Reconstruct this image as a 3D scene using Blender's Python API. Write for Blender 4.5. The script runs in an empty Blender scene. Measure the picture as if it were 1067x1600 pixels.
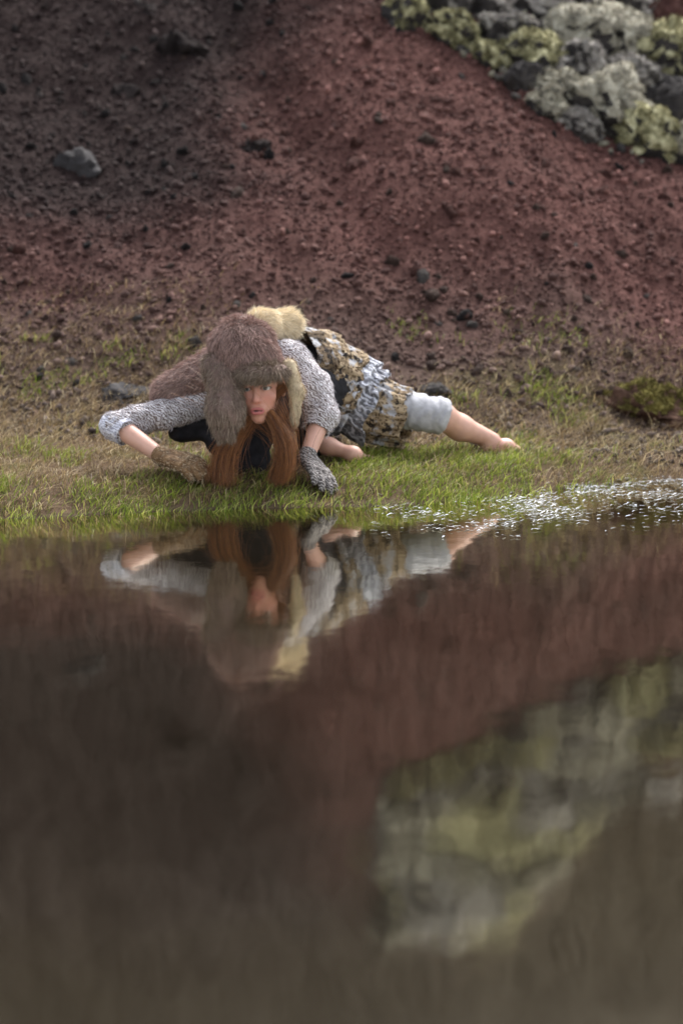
import bpy, math, random
import numpy as np
from mathutils import Vector, Matrix

# ------------------------------------------------------------------ camera, sky, sun, exposure
CAM_H = 1.2
PITCH = math.atan(598.0 / 4320.0)
scene = bpy.context.scene
cam_data = bpy.data.cameras.new('camera')
cam = bpy.data.objects.new('camera', cam_data)
scene.collection.objects.link(cam)
cam.location = (0, 0, CAM_H)
cam.rotation_euler = (math.pi / 2 - PITCH, 0, 0)
cam_data.sensor_fit = 'VERTICAL'
cam_data.sensor_height = 36.0
cam_data.lens = 36.0 * 4320.0 / 1600.0
cam_data.clip_end = 500
cam_data.dof.use_dof = True
cam_data.dof.focus_distance = 8.5
cam_data.dof.aperture_fstop = 2.1
scene.camera = cam

SUN_EL, SUN_AZ = math.radians(52), math.radians(20)      # azimuth from +Y towards +X
world = bpy.data.worlds.new('World')
scene.world = world
world.use_nodes = True
wn = world.node_tree.nodes
wn.clear()
w_out = wn.new('ShaderNodeOutputWorld')
w_bg = wn.new('ShaderNodeBackground')
w_sky = wn.new('ShaderNodeTexSky')
w_sky.sky_type = 'NISHITA'
w_sky.sun_disc = False
w_sky.sun_elevation = SUN_EL
w_sky.sun_rotation = SUN_AZ
w_sky.dust_density = 3.0
w_hsv = wn.new('ShaderNodeHueSaturation')
w_hsv.inputs['Saturation'].default_value = 0.30           # cloud cover: a grey sky
w_bg.inputs['Strength'].default_value = 0.12
world.node_tree.links.new(w_sky.outputs[0], w_hsv.inputs['Color'])
world.node_tree.links.new(w_hsv.outputs[0], w_bg.inputs[0])
world.node_tree.links.new(w_bg.outputs[0], w_out.inputs[0])

sun_data = bpy.data.lights.new('sun', 'SUN')
sun_data.energy = 1.5
sun_data.angle = math.radians(20)
sun_data.color = (1.0, 0.96, 0.92)
sun = bpy.data.objects.new('sun', sun_data)
scene.collection.objects.link(sun)
sd = Vector((math.sin(SUN_AZ) * math.cos(SUN_EL), math.cos(SUN_AZ) * math.cos(SUN_EL), math.sin(SUN_EL)))
sun.rotation_euler = sd.to_track_quat('Z', 'Y').to_euler()

scene.view_settings.view_transform = 'Standard'
scene.view_settings.look = 'None'
scene.view_settings.exposure = 1.85
scene.view_settings.gamma = 1.0
scene.view_settings.use_curve_mapping = False

rng = np.random.default_rng(7)
random.seed(7)

# ------------------------------------------------------------------ numeric helpers
def ray(px, py):
    c, s = math.cos(PITCH), math.sin(PITCH)
    u, v = (px - 533.5) / 4320.0, -(py - 800.0) / 4320.0
    return np.array([u, c + v * s, -s + v * c])

def P(px, py, d):
    r = ray(px, py)
    return np.array([0, 0, CAM_H]) + r * (d / r[1])

_perm = np.random.default_rng(3).permutation(256).astype(np.int32)
_perm = np.concatenate([_perm, _perm, _perm])
_grad = np.random.default_rng(4).normal(size=(256, 3))
_grad /= np.linalg.norm(_grad, axis=1)[:, None]

def noise(p):
    p = np.asarray(p, dtype=np.float64)
    i = np.floor(p).astype(np.int64)
    f = p - i
    i &= 255
    w = f * f * f * (f * (f * 6 - 15) + 10)
    out = np.zeros(len(p))
    for dx in (0, 1):
        for dy in (0, 1):
            for dz in (0, 1):
                h = _perm[_perm[_perm[(i[:, 0] + dx) & 255] + ((i[:, 1] + dy) & 255)] + ((i[:, 2] + dz) & 255)]
                g = _grad[h]
                d = g[:, 0] * (f[:, 0] - dx) + g[:, 1] * (f[:, 1] - dy) + g[:, 2] * (f[:, 2] - dz)
                wt = (w[:, 0] if dx else 1 - w[:, 0]) * (w[:, 1] if dy else 1 - w[:, 1]) * (w[:, 2] if dz else 1 - w[:, 2])
                out += d * wt
    return out * 1.5

def fbm(p, octaves=4, lac=2.03, gain=0.5):
    p = np.asarray(p, dtype=np.float64)
    a, s, t = 1.0, 0.0, 0.0
    for o in range(octaves):
        s = s + a * noise(p + 17.3 * o)
        t += a
        p = p * lac
        a *= gain
    return s / t

def nrm(v):
    v = np.asarray(v, float)
    return v / np.linalg.norm(v)

def noise2(x, y, sc, octaves=3, z=0.0):
    sh = np.shape(x)
    q = np.stack([np.ravel(x) * sc, np.ravel(y) * sc, np.full(np.size(x), z)], 1)
    return fbm(q, octaves).reshape(sh)

def sstep(a, b, x):
    t = np.clip((np.asarray(x, dtype=float) - a) / (b - a), 0, 1)
    return t * t * (3 - 2 * t)

# ------------------------------------------------------------------ object helpers
def link(o, parent=None):
    scene.collection.objects.link(o)
    if parent is not None:
        o.parent = parent
    return o

def mesh_np(name, V, F, mat=None, parent=None, smooth=True, col=None, mats=None, midx=None):
    """V (n,3); F (m,3|4) array, or list of arrays of either width"""
    if not isinstance(F, (list, tuple)):
        F = [F]
    me = bpy.data.meshes.new(name)
    me.vertices.add(len(V))
    me.vertices.foreach_set('co', np.asarray(V, dtype=np.float32).ravel())
    loops = np.concatenate([f.ravel() for f in F]).astype(np.int32)
    tot = np.concatenate([np.full(len(f), f.shape[1], dtype=np.int32) for f in F])
    st = np.concatenate([[0], np.cumsum(tot)[:-1]]).astype(np.int32)
    me.loops.add(len(loops))
    me.loops.foreach_set('vertex_index', loops)
    me.polygons.add(len(tot))
    me.polygons.foreach_set('loop_start', st)
    me.polygons.foreach_set('loop_total', tot)
    me.update(calc_edges=True)
    if smooth:
        me.polygons.foreach_set('use_smooth', np.ones(len(tot), dtype=bool))
    if col is not None:
        a = me.attributes.new('col', 'FLOAT_COLOR', 'POINT')
        c = np.ones((len(V), 4), dtype=np.float32)
        c[:, :3] = col
        a.data.foreach_set('color', c.ravel())
    if mats:
        for m in mats:
            me.materials.append(m)
        if midx is not None:
            me.polygons.foreach_set('material_index', np.asarray(midx, dtype=np.int32))
    elif mat is not None:
        me.materials.append(mat)
    me.update()
    return link(bpy.data.objects.new(name, me), parent)

def tag(o, label=None, category=None, group=None, kind=None):
    if label: o['label'] = label
    if category: o['category'] = category
    if group: o['group'] = group
    if kind: o['kind'] = kind
    return o

def normals_np(V, F):
    n = np.zeros_like(V)
    a, b, c = V[F[:, 0]], V[F[:, 1]], V[F[:, 2]]
    fn = np.cross(b - a, c - a)
    if F.shape[1] == 4:
        fn = fn + np.cross(c - a, V[F[:, 3]] - a)
    for k in range(F.shape[1]):
        np.add.at(n, F[:, k], fn)
    return n / np.maximum(np.linalg.norm(n, axis=1), 1e-12)[:, None]

# ------------------------------------------------------------------ materials
def new_mat(name):
    m = bpy.data.materials.new(name)
    m.use_nodes = True
    nt = m.node_tree
    return m, nt, nt.nodes['Principled BSDF']

def N(nt, kind, **kw):
    n = nt.nodes.new(kind)
    for k, v in kw.items():
        if k in n.inputs:
            n.inputs[k].default_value = v
        else:
            setattr(n, k, v)
    return n

def ramp(nt, src, stops):
    r = nt.nodes.new('ShaderNodeValToRGB')
    e = r.color_ramp.elements
    while len(e) < len(stops):
        e.new(0.5)
    for el, (p, c) in zip(e, stops):
        el.position = p
        el.color = (*c, 1)
    nt.links.new(src, r.inputs['Fac'])
    return r.outputs['Color']

def mix(nt, fac, a, b, mode='MIX'):
    m = nt.nodes.new('ShaderNodeMix')
    m.data_type = 'RGBA'
    m.blend_type = mode
    for sock, v in ((m.inputs['Factor'], fac), (m.inputs['A'], a), (m.inputs['B'], b)):
        if hasattr(v, 'is_output'):
            nt.links.new(v, sock)
        elif isinstance(v, (int, float)):
            sock.default_value = v
        else:
            sock.default_value = (*v, 1)
    return m.outputs['Result']

def obj_noise(nt, scale, detail=4, rough=0.6):
    tc = nt.nodes.new('ShaderNodeTexCoord')
    n = N(nt, 'ShaderNodeTexNoise', Scale=scale, Detail=detail, Roughness=rough)
    nt.links.new(tc.outputs['Object'], n.inputs['Vector'])
    return n.outputs['Fac']

def bump(nt, bsdf, height, strength=0.5, dist=0.01):
    b = N(nt, 'ShaderNodeBump', Strength=strength, Distance=dist)
    nt.links.new(height, b.inputs['Height'])
    nt.links.new(b.outputs[0], bsdf.inputs['Normal'])

def mat_attr(name, rough=0.9, nscale=60, bstr=0.6, bdist=0.01, vary=0.35, spec=0.03):
    m, nt, b = new_mat(name)
    at = N(nt, 'ShaderNodeAttribute', attribute_name='col')
    n1 = obj_noise(nt, nscale, 6, 0.65)
    v = ramp(nt, n1, [(0.25, (1 - vary,) * 3), (0.75, (1 + vary,) * 3)])
    nt.links.new(mix(nt, 1.0, at.outputs['Color'], v, 'MULTIPLY'), b.inputs['Base Color'])
    b.inputs['Roughness'].default_value = rough
    b.inputs['Specular IOR Level'].default_value = spec
    bump(nt, b, n1, bstr, bdist)
    return m

def mat_island(name, stops, rough=0.85, spec=0.2, nscale=None, attr=False, trans=0.0):
    """colour varies from piece to piece of a joined mesh"""
    m, nt, b = new_mat(name)
    g = nt.nodes.new('ShaderNodeNewGeometry')
    c = ramp(nt, g.outputs['Random Per Island'], stops)
    if attr:
        at = N(nt, 'ShaderNodeAttribute', attribute_name='col')
        c = mix(nt, 1.0, c, at.outputs['Color'], 'MULTIPLY')
    if nscale:
        v = ramp(nt, obj_noise(nt, nscale, 4), [(0.3, (0.72,) * 3), (0.7, (1.28,) * 3)])
        c = mix(nt, 1.0, c, v, 'MULTIPLY')
    nt.links.new(c, b.inputs['Base Color'])
    b.inputs['Roughness'].default_value = rough
    b.inputs['Specular IOR Level'].default_value = spec
    if trans:
        tr = nt.nodes.new('ShaderNodeBsdfTranslucent'); nt.links.new(c, tr.inputs['Color'])
        mx = nt.nodes.new('ShaderNodeMixShader'); mx.inputs[0].default_value = trans
        out = next(k for k in nt.nodes if k.type == 'OUTPUT_MATERIAL')
        nt.links.new(b.outputs[0], mx.inputs[1]); nt.links.new(tr.outputs[0], mx.inputs[2]); nt.links.new(mx.outputs[0], out.inputs['Surface'])
    return m

def mat_noise(name, stops, scale, rough=0.8, spec=0.3, bstr=0.4, bdist=0.004, bscale=None, detail=5):
    m, nt, b = new_mat(name)
    f = obj_noise(nt, scale, detail)
    nt.links.new(ramp(nt, f, stops), b.inputs['Base Color'])
    b.inputs['Roughness'].default_value = rough
    b.inputs['Specular IOR Level'].default_value = spec
    bump(nt, b, obj_noise(nt, bscale or scale * 2, 5), bstr, bdist)
    return m

M_ground = mat_attr('volcanic_ground', nscale=55, bstr=0.9, bdist=0.012, vary=0.45)
M_scoria = mat_island('scoria', [(0, (0.55, 0.5, 0.5)), (0.5, (1.0, 0.95, 0.95)), (0.85, (1.4, 1.35, 1.3)), (1, (2.3, 2.3, 2.3))], attr=True, nscale=90, rough=0.95)
M_lava = mat_noise('lava_rock', [(0.25, (0.010, 0.009, 0.009)), (0.5, (0.030, 0.026, 0.025)), (0.75, (0.085, 0.075, 0.068))], 9, rough=0.95, bstr=1.0, bdist=0.02, bscale=30)
M_redlava = mat_noise('red_lava_rock', [(0.25, (0.035, 0.016, 0.014)), (0.5, (0.09, 0.04, 0.034)), (0.75, (0.15, 0.08, 0.065))], 11, rough=0.95, bstr=1.0, bdist=0.02, bscale=34)
M_greyrock = mat_noise('grey_rock', [(0.25, (0.020, 0.018, 0.018)), (0.5, (0.036, 0.033, 0.034)), (0.8, (0.056, 0.052, 0.053))], 8, rough=0.9, bstr=0.7, bdist=0.012, bscale=30)
M_moss = mat_noise('grey_green_moss', [(0.30, (0.07, 0.064, 0.05)), (0.48, (0.33, 0.305, 0.24)), (0.64, (0.52, 0.495, 0.40))], 20, rough=1.0, spec=0.05, bstr=1.0, bdist=0.015, bscale=70)
M_ymoss = mat_noise('yellow_green_moss', [(0.30, (0.06, 0.056, 0.028)), (0.48, (0.26, 0.24, 0.13)), (0.64, (0.60, 0.57, 0.36))], 20, rough=1.0, spec=0.05, bstr=1.0, bdist=0.015, bscale=70)
M_gmoss = mat_noise('grey_lichen', [(0.30, (0.06, 0.054, 0.05)), (0.48, (0.31, 0.285, 0.26)), (0.64, (0.48, 0.455, 0.41))], 20, rough=1.0, spec=0.05, bstr=1.0, bdist=0.015, bscale=70)
M_green = mat_island('green_grass', [(0, (0.075, 0.105, 0.010)), (0.5, (0.19, 0.25, 0.026)), (0.8, (0.29, 0.35, 0.055)), (1, (0.50, 0.47, 0.15))], rough=0.5, spec=0.4, trans=0.4)
M_straw = mat_island('dry_grass', [(0, (0.075, 0.05, 0.026)), (0.45, (0.19, 0.13, 0.065)), (0.8, (0.34, 0.25, 0.12)), (1, (0.60, 0.50, 0.31))], rough=0.6, spec=0.35, trans=0.35)

# ------------------------------------------------------------------ terrain
SHORE = np.array([(-30, 4.0), (-8, 5.8), (-3, 7.1), (-1.4, 8.36), (-1.0, 8.52), (-0.68, 8.64), (-0.37, 8.73), (-0.07, 8.77), (0.12, 8.82),
                  (0.34, 8.88), (0.50, 9.0), (0.68, 9.18), (1.16, 9.48), (2.0, 9.75), (6, 9.6), (30, 7.0)])
def shore(x):
    return np.interp(x, SHORE[:, 0], SHORE[:, 1])

def height(x, y):
    x = np.asarray(x, float); y = np.asarray(y, float)
    sy = shore(x) + 0.07 * noise2(x, y * 0 + 3.0, 4.0, 3) + 0.03 * noise2(x, y, 14.0, 2, 9.0)
    s = y - sy
    bank = 0.075 * sstep(-0.02, 0.28, s) + 0.07 * sstep(0.2, 1.3, s)
    under = np.where(s < 0, np.maximum(0.30 * s, -0.7), 0)
    foot = 9.95 + 0.12 * noise2(x, y * 0, 1.1, 2, 5.0) + 0.06 * np.clip(x, -2, 2) - 0.012 * np.clip(np.abs(x) - 3, 0, 40) ** 2
    foot = np.maximum(foot, sy + 0.7)
    t = y - foot
    soft = 0.10 * np.logaddexp(0, t / 0.10)
    slope = 0.60 * soft
    slope = 26.0 * (1 - np.exp(-slope / 26.0)) * 1.06
    # hollow on the upper left, a low red ridge running down the middle
    hol = np.exp(-((x + 1.15) / 0.75) ** 2 - ((y - 12.0) / 0.9) ** 2)
    rid = np.exp(-((x - (0.05 + 0.30 * (12.6 - y))) / 0.42) ** 2) * sstep(10.6, 11.4, y) * sstep(15.5, 13.5, y)
    gul = np.exp(-((x - (-0.42 + 0.40 * (12.2 - y))) / 0.15) ** 2) * sstep(10.5, 11.2, y) * sstep(13.6, 12.6, y)
    slope = slope - 0.16 * hol + 0.09 * rid - 0.07 * gul
    rough = sstep(0.0, 0.7, t)
    z = bank + under + slope
    z = z + rough * (0.10 * noise2(x, y, 1.3, 3, 1.0) + 0.035 * noise2(x, y, 6.0, 3, 2.0) + 0.016 * noise2(x, y, 20.0, 2, 4.0))
    z = z + sstep(0.0, 0.25, s) * (0.014 * noise2(x, y, 7.0, 3, 6.0) + 0.006 * noise2(x, y, 30.0, 2, 8.0))
    # the near shore, where the photographer stands
    near = np.clip(2.4 - y, 0, 40)
    z = np.where(y < 3.2, np.maximum(z, -0.25 + 0.42 * near - 0.0035 * near ** 2), z)
    return z

def stretch(core0, core1, step, far0, far1, growth=1.16):
    c = list(np.arange(core0, core1 + 1e-6, step))
    s, a = step, core0
    lo = []
    while a > far0:
        s *= growth; a -= s; lo.append(a)
    s, b = step, core1
    hi = []
    while b < far1:
        s *= growth; b += s; hi.append(b)
    return np.array(lo[::-1] + c + hi)

gx = stretch(-1.9, 2.2, 0.018, -40, 40)
gy = stretch(8.0, 14.2, 0.020, -25, 60)
GX, GY = np.meshgrid(gx, gy)
GZ = height(GX, GY)

def scoria_colour(x, y):
    """the cinder's own colour: red on the ridge and to the right, black to the upper left"""
    dark = sstep(0.15, -0.75, x + 0.55 * (y - 11.6) * -0.35 + 0.35 * noise2(x, y, 1.4, 3, 11.0)) * sstep(10.5, 11.4, y)
    grey = sstep(11.0, 10.1, y + 0.35 * noise2(x, y, 1.7, 3, 12.0))
    red = np.array([0.088, 0.043, 0.037]); blk = np.array([0.026, 0.0178, 0.0168]); gry = np.array([0.088, 0.060, 0.050])
    c = red[None] * (1 + 0.55 * noise2(x, y, 2.3, 4, 14.0).ravel()[:, None])
    c = c * (1 - grey.ravel()[:, None]) + gry * grey.ravel()[:, None]
    d = dark.ravel()[:, None]
    c = c * (1 - d) + blk * d
    far = sstep(13.2, 17.0, y + 1.2 * noise2(x, y, 0.7, 3, 15.0) + 2.6 * sstep(0.7, 1.5, x) * sstep(12.3, 13.0, y)).ravel()[:, None]
    rt = sstep(-0.6, 1.6, x + 0.8 * noise2(x, y, 0.6, 2, 16.0)).ravel()[:, None]
    return c * (1 - far) + (np.array([0.028, 0.020, 0.011]) * (1 - rt) + np.array([0.046, 0.036, 0.023]) * rt) * far

xs, ys_, zs = GX.ravel(), GY.ravel(), GZ.ravel()
s_sh = ys_ - shore(xs)
col = scoria_colour(xs, ys_)
soil = np.array([0.105, 0.072, 0.048])
mossy = np.array([0.10, 0.098, 0.028])
f_soil = (sstep(10.45, 9.85, ys_ + 0.3 * noise2(xs, ys_, 2.0, 3, 20.0) + 0.3 * np.exp(-((xs - 0.15) / 0.4) ** 2)))[:, None]
f_moss = (sstep(0.05, 0.4, noise2(xs, ys_, 2.6, 3, 21.0)) * sstep(10.5, 9.9, ys_) * 0.8)[:, None]
col = col * (1 - f_soil) + soil * f_soil
col = col * (1 - f_moss) + mossy * f_moss
wet = sstep(0.06, -0.02, s_sh)[:, None]
col = col * (1 - wet) + np.array([0.060, 0.048, 0.028]) * wet
nx, ny = len(gx), len(gy)
ii = np.arange(nx * ny).reshape(ny, nx)
quads = np.stack([ii[:-1, :-1].ravel(), ii[:-1, 1:].ravel(), ii[1:, 1:].ravel(), ii[1:, :-1].ravel()], 1)
ground = mesh_np('hillside', np.stack([xs, ys_, zs], 1), quads, M_ground, col=col)
tag(ground, 'red and black cinder slope rising behind a grassy bank', kind='structure')

# fast height lookup on the fine grid
def hz(x, y):
    i = np.clip(np.searchsorted(gx, x) - 1, 0, nx - 2); j = np.clip(np.searchsorted(gy, y) - 1, 0, ny - 2)
    u = (x - gx[i]) / (gx[i + 1] - gx[i]); v = (y - gy[j]) / (gy[j + 1] - gy[j])
    return (GZ[j, i] * (1 - u) + GZ[j, i + 1] * u) * (1 - v) + (GZ[j + 1, i] * (1 - u) + GZ[j + 1, i + 1] * u) * v

def hits(px, py):
    """where the sight line through a pixel of the photograph meets the ground"""
    r = ray(px, py)
    d = np.arange(7.0, 30, 0.01)
    x, y, z = r[0] / r[1] * d, d, CAM_H + r[2] / r[1] * d
    k = np.argmax(z < hz(x, y))
    return np.array([x[k], y[k], z[k]])

# ------------------------------------------------------------------ water
M_water, nt, b = new_mat('murky_water')
out = next(k for k in nt.nodes if k.type == 'OUTPUT_MATERIAL')
nt.nodes.remove(b)
b = N(nt, 'ShaderNodeBsdfGlossy', Roughness=0.054)
b.inputs['Color'].default_value = (0.90, 0.87, 0.75, 1)
wd_ = nt.nodes.new('ShaderNodeBsdfDiffuse'); wd_.inputs['Color'].default_value = (0.010, 0.007, 0.004, 1)
fr_ = N(nt, 'ShaderNodeFresnel', IOR=1.33)
rm_ = nt.nodes.new('ShaderNodeMapRange'); rm_.inputs['To Min'].default_value = 0.56
nt.links.new(fr_.outputs[0], rm_.inputs['Value'])
mx_ = nt.nodes.new('ShaderNodeMixShader')
nt.links.new(rm_.outputs[0], mx_.inputs[0]); nt.links.new(wd_.outputs[0], mx_.inputs[1]); nt.links.new(b.outputs[0], mx_.inputs[2])
nt.links.new(mx_.outputs[0], out.inputs['Surface'])
tc = nt.nodes.new('ShaderNodeTexCoord')
mp = nt.nodes.new('ShaderNodeMapping')
mp.inputs['Scale'].default_value = (1.0, 0.5, 1.0)
nt.links.new(tc.outputs['Object'], mp.inputs['Vector'])
n1 = N(nt, 'ShaderNodeTexNoise', Scale=3.2, Detail=2.0, Roughness=0.5)
n2 = N(nt, 'ShaderNodeTexNoise', Scale=26.0, Detail=2.0, Roughness=0.5)
nt.links.new(mp.outputs[0], n1.inputs['Vector']); nt.links.new(mp.outputs[0], n2.inputs['Vector'])
b1 = N(nt, 'ShaderNodeBump', Strength=0.09, Distance=0.020)
b2 = N(nt, 'ShaderNodeBump', Strength=0.13, Distance=0.0024)
nt.links.new(n1.outputs['Fac'], b1.inputs['Height']); nt.links.new(n2.outputs['Fac'], b2.inputs['Height'])
nt.links.new(b1.outputs[0], b2.inputs['Normal']); nt.links.new(b2.outputs[0], b.inputs['Normal'])
wx, wy = np.linspace(-38, 38, 20), np.linspace(-2, 13, 12)
WX, WY = np.meshgrid(wx, wy)
jj = np.arange(240).reshape(12, 20)
water = mesh_np('water', np.stack([WX.ravel(), WY.ravel(), np.zeros(240)], 1),
                np.stack([jj[:-1, :-1].ravel(), jj[:-1, 1:].ravel(), jj[1:, 1:].ravel(), jj[1:, :-1].ravel()], 1), M_water)
tag(water, 'still dark brown pond reflecting the slope and the person', kind='structure')

# ------------------------------------------------------------------ cinders
def ico(sub):
    import bmesh
    bm = bmesh.new()
    bmesh.ops.create_icosphere(bm, subdivisions=sub, radius=1.0)
    V = np.array([v.co[:] for v in bm.verts]); F = np.array([[v.index for v in f.verts] for f in bm.faces])
    bm.free()
    return V, F
ICO1 = ico(1); ICO2 = ico(2); ICO3 = ico(3); ICO5 = ico(5); ICO4 = ico(4)

def clast_variants(n, base, amp=0.55, freq=1.6):
    out = []
    for k in range(n):
        V = base[0].copy()
        V = V * (1 + amp * fbm(V * freq + 31.7 * k, 3) * 1.6)[:, None]
        V *= np.array([1.0, random.uniform(0.55, 0.95), random.uniform(0.35, 0.75)])
        out.append(V)
    return out

def rot_rand(n):
    q = rng.normal(size=(n, 4)); q /= np.linalg.norm(q, axis=1)[:, None]
    w, x, y, z = q.T
    return np.stack([np.stack([1-2*(y*y+z*z), 2*(x*y-z*w), 2*(x*z+y*w)], -1),
                     np.stack([2*(x*y+z*w), 1-2*(x*x+z*z), 2*(y*z-x*w)], -1),
                     np.stack([2*(x*z-y*w), 2*(y*z+x*w), 1-2*(x*x+y*y)], -1)], 1)

def scatter_clasts(name, n, region, size, base, label, hole=None):
    var = clast_variants(12, base)
    x = rng.uniform(region[0], region[1], n); y = rng.uniform(region[2], region[3], n)
    keep = (y > shore(x) + 0.12) & ((y > 9.75 + 0.25 * rng.normal(size=n)) | (rng.random(n) < 0.22))
    if hole is not None:
        keep &= ~((x > hole[0]) & (x < hole[1]) & (y < hole[3]))
    x, y = x[keep], y[keep]
    n = len(x)
    r = size[0] * (size[1] / size[0]) ** (rng.random(n) ** 3.0)
    R = rot_rand(n)
    z = hz(x, y) + r * 0.25
    vid = rng.integers(0, 12, n)
    VV = np.stack(var)[vid] * r[:, None, None]
    VV = np.einsum('nij,nkj->nki', R, VV) + np.stack([x, y, z], 1)[:, None, :]
    nv = VV.shape[1]
    FF = (base[1][None] + (np.arange(n) * nv)[:, None, None]).reshape(-1, 3)
    c = scoria_colour(x, y)
    lowf = sstep(10.3, 9.8, y)[:, None]
    c = c * (1 - lowf) + np.array([0.075, 0.06, 0.05]) * lowf
    o = mesh_np(name, VV.reshape(-1, 3), FF, M_scoria, col=np.repeat(c, nv, 0), smooth=False)
    return tag(o, label, kind='stuff')

OCT = (np.array([(1, 0, 0), (-1, 0, 0), (0, 1, 0), (0, -1, 0), (0, 0, 1), (0, 0, -1)], float),
       np.array([(0, 2, 4), (2, 1, 4), (1, 3, 4), (3, 0, 4), (2, 0, 5), (1, 2, 5), (3, 1, 5), (0, 3, 5)]))
scatter_clasts('gravel', 66000, (-1.75, 2.05, 9.5, 13.6), (0.0045, 0.013), OCT, 'fine red and black cinder grit covering the slope')
scatter_clasts('cinders', 14000, (-1.75, 2.05, 9.5, 13.8), (0.008, 0.024), ICO1, 'loose red and black cinders strewn over the slope')

scatter_clasts('gravel', 52000, (-5.5, 6.0, 9.0, 19.0), (0.012, 0.040), OCT, 'coarser cinders on the slope beyond and to both sides', hole=(-1.7, 2.0, 9.0, 13.6))

# the larger cinder stones, one by one
stone_meshes = []
for k, V in enumerate(clast_variants(10, ICO2, 0.4, 1.5)):
    me_o = mesh_np('stone', V, ICO2[1], M_scoria, smooth=False)
    me = me_o.data
    bpy.data.objects.remove(me_o)
    stone_meshes.append(me)
def mat_stone(name, c):
    return mat_noise(name, [(0.3, tuple(0.55 * v for v in c)), (0.7, tuple(1.35 * v for v in c))], 2.2, rough=0.95, spec=0.15, bstr=0.9, bdist=0.15, bscale=5)
stone_mats = [mat_stone('red_cinder', (0.105, 0.046, 0.038)), mat_stone('black_cinder', (0.026, 0.022, 0.022)),
              mat_stone('grey_cinder', (0.10, 0.088, 0.082)), mat_stone('brown_cinder', (0.085, 0.055, 0.045))]
stone_set = []
for me in stone_meshes:
    row = []
    for mt in stone_mats:
        m2 = me.copy(); m2.materials.clear(); m2.materials.append(mt); row.append(m2)
    stone_set.append(row)
cnt = 0
while cnt < 290:
    px, py = random.uniform(-20, 1090), random.uniform(-30, 640)
    p = hits(px, py)
    if p[1] < 9.95 or p[1] > 15: continue
    if px > 560 and py < 240 and py < 0.62 * (px - 560) : continue
    c = scoria_colour(np.array([p[0]]), np.array([p[1]]))[0]
    isdark = c[0] < 0.06
    u = random.random()
    mi = (1 if u < 0.7 else 2 if u < 0.8 else 3) if isdark else (0 if u < 0.6 else 1 if u < 0.68 else 2 if u < 0.74 else 3)
    if py > 430: mi = 2 if u < 0.25 else 3 if u < 0.88 else 1
    o = bpy.data.objects.new('stone', stone_set[random.randrange(10)][mi])
    link(o, ground)
    r = random.uniform(0.016, 0.030) if random.random() < 0.88 else random.uniform(0.030, 0.048)
    o.location = (p[0], p[1], p[2] - r * 0.1)
    o.scale = (r, r * random.uniform(0.8, 1.1), r)
    o.rotation_euler = (random.uniform(0, 6.3), random.uniform(0, 6.3), random.uniform(0, 6.3))
    cnt += 1

# ------------------------------------------------------------------ boulders
def moss_pile(o, V, Q, mat, n):
    """short upright moss stems over a cushion"""
    a, b_, c = V[Q[:, 0]], V[Q[:, 1]], V[Q[:, 2]]
    nr = np.cross(b_ - a, c - a); ar = np.linalg.norm(nr, axis=1); nr /= np.maximum(ar, 1e-12)[:, None]
    f = rng.choice(len(Q), n, p=ar / ar.sum())
    u, v = rng.random((2, n, 1)); fl = u + v > 1
    u, v = np.where(fl, 1 - u, u), np.where(fl, 1 - v, v)
    p = a[f] + (b_[f] - a[f]) * u + (c[f] - a[f]) * v
    d = nr[f] + 0.55 * rng.normal(size=(n, 3)); d /= np.linalg.norm(d, axis=1)[:, None]
    sd_ = np.cross(d, rng.normal(size=(n, 3))); sd_ /= np.linalg.norm(sd_, axis=1)[:, None]
    w_ = (rng.uniform(0.0015, 0.0038, n))[:, None]; L_ = (rng.uniform(0.006, 0.022, n))[:, None]
    W = np.stack([p - sd_ * w_, p + sd_ * w_, p + d * L_], 1).reshape(-1, 3)
    tag(mesh_np('moss_stems', W, (np.arange(n) * 3)[:, None] + np.array([[0, 1, 2]]), mat, o, smooth=False), kind='stuff')

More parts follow.
